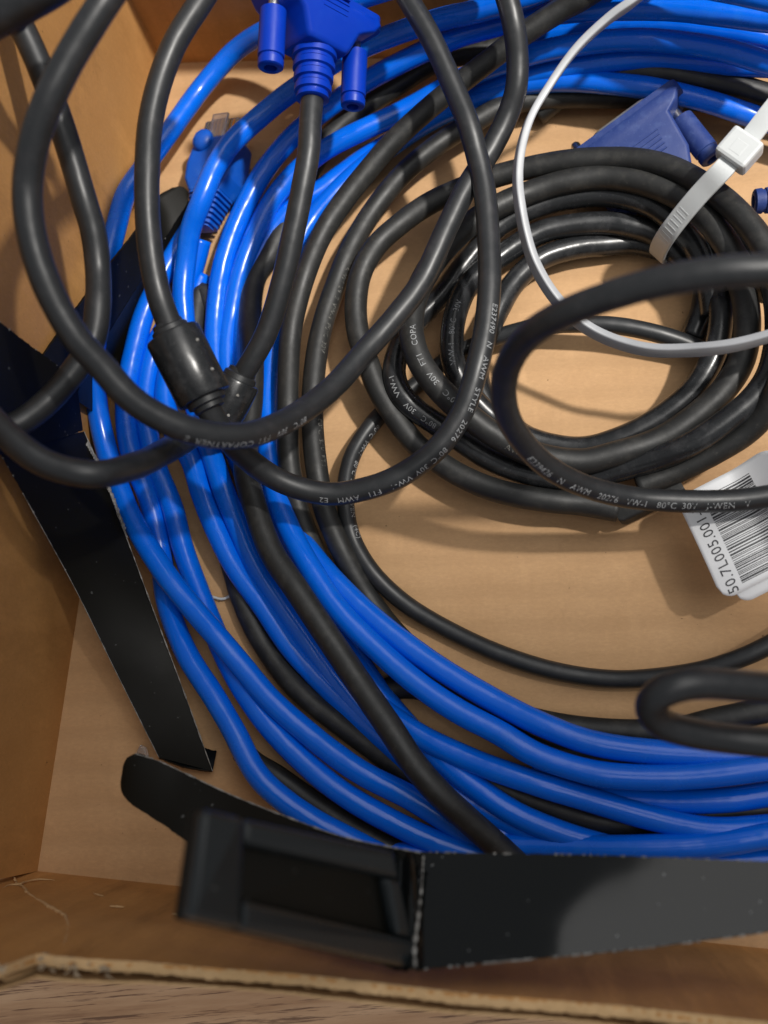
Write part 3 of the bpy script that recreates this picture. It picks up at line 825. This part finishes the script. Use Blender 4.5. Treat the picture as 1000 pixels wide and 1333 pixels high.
# ------------------------------------------------------------------ barcode label hanging off the cable
lab = thing('paper_label', 'white paper tag with a barcode and the number 50.7L005.001-R at the right', 'label', at(950, 690, 12))
Lo, Lu, Lv = at(880, 650, 15), at(945, 794, 15), at(973, 601, 17)
def lab_pt(a, b, lift=0.0):
    "a down the left side (0..1), b across (0..1.3)"
    p = Lo + (Lu - Lo) * a + (Lv - Lo) * b
    z = 3.0 * max(0, b - 0.75) ** 1.4 * 6 - 2.0 * max(0, a - 0.75) ** 2 * 8 + 1.2 * math.sin(a * 2.6) + 0.4 * math.sin(b * 5)
    return p + Vector((0, 0, z + lift))
def leaf(name, a0, a1, b0, b1, rad, off, rot=0.0):
    W_, H_ = (Lv - Lo).length, (Lu - Lo).length
    n = 26
    V, F = [], []
    cols = 30
    for i in range(cols + 1):
        b = b0 + (b1 - b0) * i / cols
        dx = (b - b0) * W_
        dx2 = (b1 - b) * W_
        ins = 0.0
        for d in (dx, dx2):
            if d < rad:
                ins = max(ins, rad - math.sqrt(max(0, rad * rad - (rad - d) ** 2)))
        ia = ins / H_
        for j in range(n + 1):
            a = a0 + ia + (a1 - a0 - 2 * ia) * j / n
            bb = b + rot * (a - 0.5)
            V.append(lab_pt(a, bb, off))
    m = len(V)
    V += [v - Vector((0, 0, 0.22)) for v in V]
    for i in range(cols):
        for j in range(n):
            q = (i * (n + 1) + j, (i + 1) * (n + 1) + j, (i + 1) * (n + 1) + j + 1, i * (n + 1) + j + 1)
            F.append(q); F.append(tuple(x + m for x in q[::-1]))
    bo = [i * (n + 1) for i in range(cols + 1)] + [cols * (n + 1) + j for j in range(1, n + 1)] + [i * (n + 1) + n for i in range(cols - 1, -1, -1)] + [j for j in range(n - 1, 0, -1)]
    for a, b in zip(bo, bo[1:] + bo[:1]):
        F.append((b, a, a + m, b + m))
    return fix_normals(mesh_obj(name, V, F, M['paper'], lab))
front = leaf('front_leaf', 0.0, 0.93, 0.0, 1.25, 3.4, 0.0)
leaf('back_leaf', 0.1, 1.02, 0.16, 1.35, 3.4, -0.7, 0.05)
# bars
random.seed(21)
g = []
a = 0.10
while a < 0.87:
    w = random.choice((0.006, 0.006, 0.011, 0.016))
    b0, b1 = 0.30, 0.93
    quad = []
    nb = 12
    for i in range(nb + 1):
        b = b0 + (b1 - b0) * i / nb
        quad += [lab_pt(a, b, 0.08), lab_pt(a + w, b, 0.08)]
    g.append((quad, [(2 * i, 2 * i + 2, 2 * i + 3, 2 * i + 1) for i in range(nb)]))
    a += w + random.choice((0.0055, 0.0055, 0.009, 0.012))
o = mesh_obj('barcode', *join(*g), M['label_ink'], front, smooth=False)
random.seed(5)
tV, tF = text_geo('50.7L005.001-R', 3.3)
Hm, Wm = (Lu - Lo).length, (Lv - Lo).length
mx = max(v.x for v in tV)
tV = [lab_pt(0.915 - v.x * (0.80 / mx), 0.235 - v.y / Wm, 0.08) for v in tV]
mesh_obj('printed_text', tV, tF, M['label_ink'], front, smooth=False)

# ------------------------------------------------------------------ black folded card bands
def strip(name, ea, eb, mat, parent, th=0.55, rows=8, cols=90, rag=0.18, bend=0.0, fray_a=0, fray_b=0, wob=0.25):
    "card between two edge lines given in pixels and heights, ragged edges, real thickness"
    A = catmull([at(*p) for p in ea], 0.4)
    Bq = catmull([at(*p) for p in eb], 0.4)
    def pick(L, t):
        x = t * (len(L) - 1)
        i = min(len(L) - 2, int(x))
        return L[i].lerp(L[i + 1], x - i)
    V, F = [], []
    for i in range(cols + 1):
        t = i / cols
        a, b = pick(A, t), pick(Bq, t)
        w = (b - a)
        wl = w.normalized() if w.length > 1e-6 else Vector((0, 0, 0))
        for j in range(rows + 1):
            s = j / rows
            p = a.lerp(b, s)
            if j == 0:
                p = p + wl * rag * nz((i * 1.0, 3.1, len(name)), 0.7)
            if j == rows:
                p = p + wl * rag * nz((i * 1.0, 8.7, 2), 0.7)
            p = p + Vector((0, 0, bend * math.sin(math.pi * s) + wob * nz(p, 0.06)))
            V.append(p)
    n = len(V)
    # thickness straight away from the viewer's side of the sheet
    e1 = V[cols // 2 * (rows + 1) + rows] - V[cols // 2 * (rows + 1)]
    e2 = V[(cols // 2 + 8) * (rows + 1)] - V[(cols // 2 - 8) * (rows + 1)]
    nn = e1.cross(e2).normalized()
    if nn.dot(Vector((0, 0, H)) - V[n // 2]) < 0:
        nn = -nn
    V += [v - nn * th for v in V]
    q = lambda i, j: i * (rows + 1) + j
    for i in range(cols):
        for j in range(rows):
            f4 = (q(i, j), q(i + 1, j), q(i + 1, j + 1), q(i, j + 1))
            F.append(f4); F.append(tuple(n + k for k in f4[::-1]))
    bo = [q(i, 0) for i in range(cols)] + [q(cols, j) for j in range(rows)] + [q(i, rows) for i in range(cols, 0, -1)] + [q(0, j) for j in range(rows, 0, -1)]
    for a, b in zip(bo, bo[1:] + bo[:1]):
        F.append((b, a, a + n, b + n))
    o = fix_normals(mesh_obj(name, V, F, mat, parent))
    o.data.set_sharp_from_angle(angle=math.radians(35))
    fr = []
    for L, amt in ((A, fray_a), (Bq, fray_b)):
        if not amt:
            continue
        for i in range(0, len(L) - 3):
            if random.random() < 0.22 * amt * (0.35 + 1.3 * abs(nz((i * 0.05, amt, 1), 1))):
                c = L[i] - nn * 0.2
                t = (L[i + 1] - L[i]).normalized()
                sl, sw = random.uniform(0.35, 1.3), random.uniform(0.10, 0.34)
                s_ = t.cross(nn)
                k = random.uniform(-0.12, 0.12)
                fr.append(([c + t * sl * 0.5 + s_ * k, c - t * sl * 0.5, c + s_ * sw + nn * 0.3, c - s_ * sw * 0.6 + nn * 0.34, c - nn * 0.3], [(0, 2, 3), (1, 3, 2), (0, 3, 4), (1, 4, 3), (0, 4, 2), (1, 2, 4)]))
    if fr:
        w_ = mesh_obj('frayed_edge', *join(*fr), M['fray'], o, smooth=False)
        w_['kind'] = 'stuff'
    return o

band = thing('black_card_band', 'folded black card strip running down the left wall beside the blue loops', 'card strip', at(170, 800, 5))
# long strip down the left, high outer edge
strip('strip_panel', [(-2, 586, 58), (30, 642, 46), (100, 770, 24), (150, 872, 14), (207, 986, 7)], [(110, 562, 26), (127, 602, 22), (165, 700, 15), (205, 808, 11), (245, 915, 7), (277, 1004, 3)], M['bc_matte'], band, fray_a=0.4, fray_b=0.7)
# bright split fold at its top right corner
strip('fold_edge', [(88, 558, 27.5), (108, 572, 26.2), (118, 588, 25), (128, 606, 23), (148, 652, 19), (163, 690, 16.5)], [(92, 556, 26), (114, 572, 25), (123, 590, 23), (132, 606, 21), (150, 650, 18), (164, 688, 16)], M['fray'], band, th=0.2, rows=3, cols=120, rag=0.9)
def worn(name, pts, amp, sd, parent):
    pa = catmull([at(*p) for p in pts], 0.4)
    pa = [p + Vector((0, 0, 0.15)) for p in pa]
    V, F = tube_geo(pa, lambda t: 0.05 + amp * max(0.0, nz((t * 34, sd, 3), 1.0) + 0.25 + 0.3 * nz((t * 6, sd, 8), 1.0)), 6)
    return mesh_obj(name, V, F, M['fray'], parent)
worn('worn_edge', [(110, 562, 26.3), (127, 602, 22.3), (165, 700, 15.3), (205, 808, 11.3), (245, 915, 7.3), (277, 1004, 3.3)], 0.26, 4, band)
worn('worn_edge', [(30, 642, 46), (100, 770, 24), (150, 872, 14), (207, 986, 7)], 0.14, 9, band)
worn('worn_edge', [(125, 598, 23.2), (140, 632, 20.4), (152, 662, 18.2), (166, 700, 15.8)], 0.55, 2, band)
# upper folded piece leaning on the wall, and the rounded tab at the back
strip('strip_panel', [(-60, 372, 80), (0, 419, 66), (40, 450, 56), (78, 478, 46), (100, 500, 38)], [(-60, 600, 78), (0, 592, 60), (40, 580, 49), (80, 570, 37), (108, 560, 27)], M['bc_matte'], band, fray_a=0.5)
strip('end_tab', [(246, 250, 9), (238, 243, 9.5), (222, 247, 10), (205, 258, 11), (190, 283, 16), (170, 310, 20), (145, 341, 25), (100, 402, 33), (62, 455, 40), (40, 490, 46)], [(246, 252, 9), (246, 258, 8.5), (243, 266, 8.2), (232, 283, 8.2), (213, 314, 9), (180, 370, 12), (160, 402, 15), (140, 435, 19), (115, 478, 25), (95, 515, 28)], M['bc_matte'], band, fray_b=0.25)
strip('side_flap', [(247, 262, 7.5), (232, 284, 7.4), (213, 315, 8), (180, 371, 11), (140, 436, 18), (112, 482, 23), (98, 520, 26)], [(252, 285, 1), (240, 310, 1), (222, 345, 1), (192, 400, 1), (165, 455, 2), (146, 500, 4), (128, 540, 10)], M['bc_matte'], band)  # dark face from the tab's lower edge down to the floor
strip('end_flap', [(207, 986, 7), (240, 998, 5), (277, 1004, 3)], [(215, 960, 1.2), (246, 968, 1.0), (282, 978, 0.8)], M['bc_gloss'], band, cols=40)

band2 = thing('black_card_band', 'folded black card strip with glossy panels lying across the near side of the box', 'card strip', at(600, 1180, 40))
strip('end_tab', [(158, 1012, 38), (163, 990, 38), (176, 981, 38), (205, 990, 38), (240, 1006, 38), (300, 1034, 40), (370, 1062, 44), (450, 1090, 49), (548, 1110, 54)], [(157, 1018, 38), (158, 1030, 39), (168, 1044, 40), (205, 1069, 42), (240, 1093, 44), (300, 1135, 46), (370, 1180, 50), (450, 1225, 55), (548, 1252, 59)], M['bc_matte'], band2, fray_a=1.1, fray_b=0.3)
worn('worn_edge', [(176, 981, 38), (205, 990, 38), (240, 1006, 38), (300, 1034, 40), (370, 1062, 44), (450, 1090, 49), (548, 1110, 54)], 0.22, 6, band2)
strip('strip_panel', [(546, 1109, 50), (640, 1111, 51), (760, 1113, 52.5), (880, 1117, 53.5), (1060, 1124, 54)], [(548, 1262, 64), (640, 1253, 62.5), (760, 1242, 60), (880, 1229, 58), (1060, 1205, 55.8)], M['bc_gloss'], band2, bend=0.15, fray_a=1.3, fray_b=2.6, wob=0.10)
# the blurred end flap: a tray-like recess inside a raised frame, nearer the lens
f0, fx, fy = at(264, 1052, 100), at(516, 1108, 72), at(245, 1194, 104)
def ep(u, v, w=0):
    p = f0 + (fx - f0) * u + (fy - f0) * v
    p = p + (at(548, 1262, 62) - (f0 + (fx - f0) + (fy - f0))) * u * v
    return p + (fx - f0).cross(fy - f0).normalized() * (-w)
_s = 1 if (fx - f0).cross(fy - f0).z < 0 else -1
def slab(name, u0, u1, v0, v1, w0, w1, mat, parent, bev=0.95):
    pts = [ep(u, v, _s * w) for w in (w0, w1) for (u, v) in ((u0, v0), (u1, v0), (u1, v1), (u0, v1))]
    o = fix_normals(mesh_obj(name, pts, [(0, 1, 2, 3), (7, 6, 5, 4), (0, 4, 5, 1), (1, 5, 6, 2), (2, 6, 7, 3), (3, 7, 4, 0)], mat, parent, smooth=False))
    return bevelled(o, bev) if bev else o
ef = slab('end_flap', 0.0, 1.0, 0.0, 1.0, -3.5, -2.6, M['bc_matte'], band2, 0.2)
slab('raised_frame', 0.0, 0.19, 0.0, 1.0, -2.6, 0.4, M['bc_frame'], ef)
slab('raised_frame', 0.192, 1.0, 0.0, 0.24, -2.6, 0.0, M['bc_frame'], ef)
slab('raised_frame', 0.192, 1.0, 0.74, 1.0, -2.6, 0.2, M['bc_frame'], ef)
slab('raised_frame', 0.90, 0.998, 0.242, 0.738, -2.6, 0.1, M['bc_frame'], ef)
for u in (0.31, 0.64):
    slab('slot', u, u + 0.05, 0.44, 0.64, -2.6, -2.2, M['black'], ef, 0.15)
# crumpled glossy fold between flap and panel
strip('crumpled_fold', [(508, 1104, 56), (522, 1108, 52), (536, 1109, 54), (550, 1110, 50.5)], [(500, 1256, 66), (520, 1262, 63), (536, 1263, 66), (552, 1262, 64.5)], M['bc_gloss'], band2, rows=40, cols=24, bend=1.0, rag=0.4)
fe = []
rng = random.Random(4)
path = catmull([at(*p) for p in ((548, 1113, 53), (546, 1150, 56.5), (541, 1195, 60.5), (536, 1235, 64), (537, 1256, 66))], 0.35)
V, F = tube_geo(path, lambda t: 0.25 + 0.75 * abs(nz((t * 26, 1, 3), 1.0)) + 0.5 * t * abs(nz((t * 11, 4, 3), 1.0)), 8)
mesh_obj('worn_fold', V, F, M['bc_gloss'], band2)
path2 = [p + Vector((0.5, 0, 0.45)) for p in path if True]
V, F = tube_geo(path2, lambda t: max(0.03, 0.42 * nz((t * 19, 7, 3), 1.0) + 0.1 + 0.18 * (t > 0.55)), 6)
mesh_obj('worn_edge', V, F, M['fray'], band2)

# ------------------------------------------------------------------ small scraps
o, _, _ = cable('twist_wire', [(262, 770, 1.0), (276, 777, 1.2), (290, 780, 1.2), (300, 775, 1.4), (308, 764, 1.8), (314, 752, 2)], 0.36, M['nylon'], None, 8, 0.5)
o['label'] = 'tiny bent white wire scrap on the floor between blue loops'
o['category'] = 'wire scrap'
f = Frame(at(186, 979, 2), (1, 0.2, 0.6), (0.2, 1, 0.6))
V, F = loft([rrect(0.8, 0.4, 0.2, -1.6), rrect(1.7, 0.5, 0.3, -0.5), rrect(1.2, 0.6, 0.3, 0.6), rrect(0.9, 0.3, 0.2, 1.5)])
o = fobj('plastic_scrap', f, (V, F), M['clear'], None)
o['label'] = 'small pale plastic scrap behind the rounded end of the near black card'
o['category'] = 'plastic scrap'
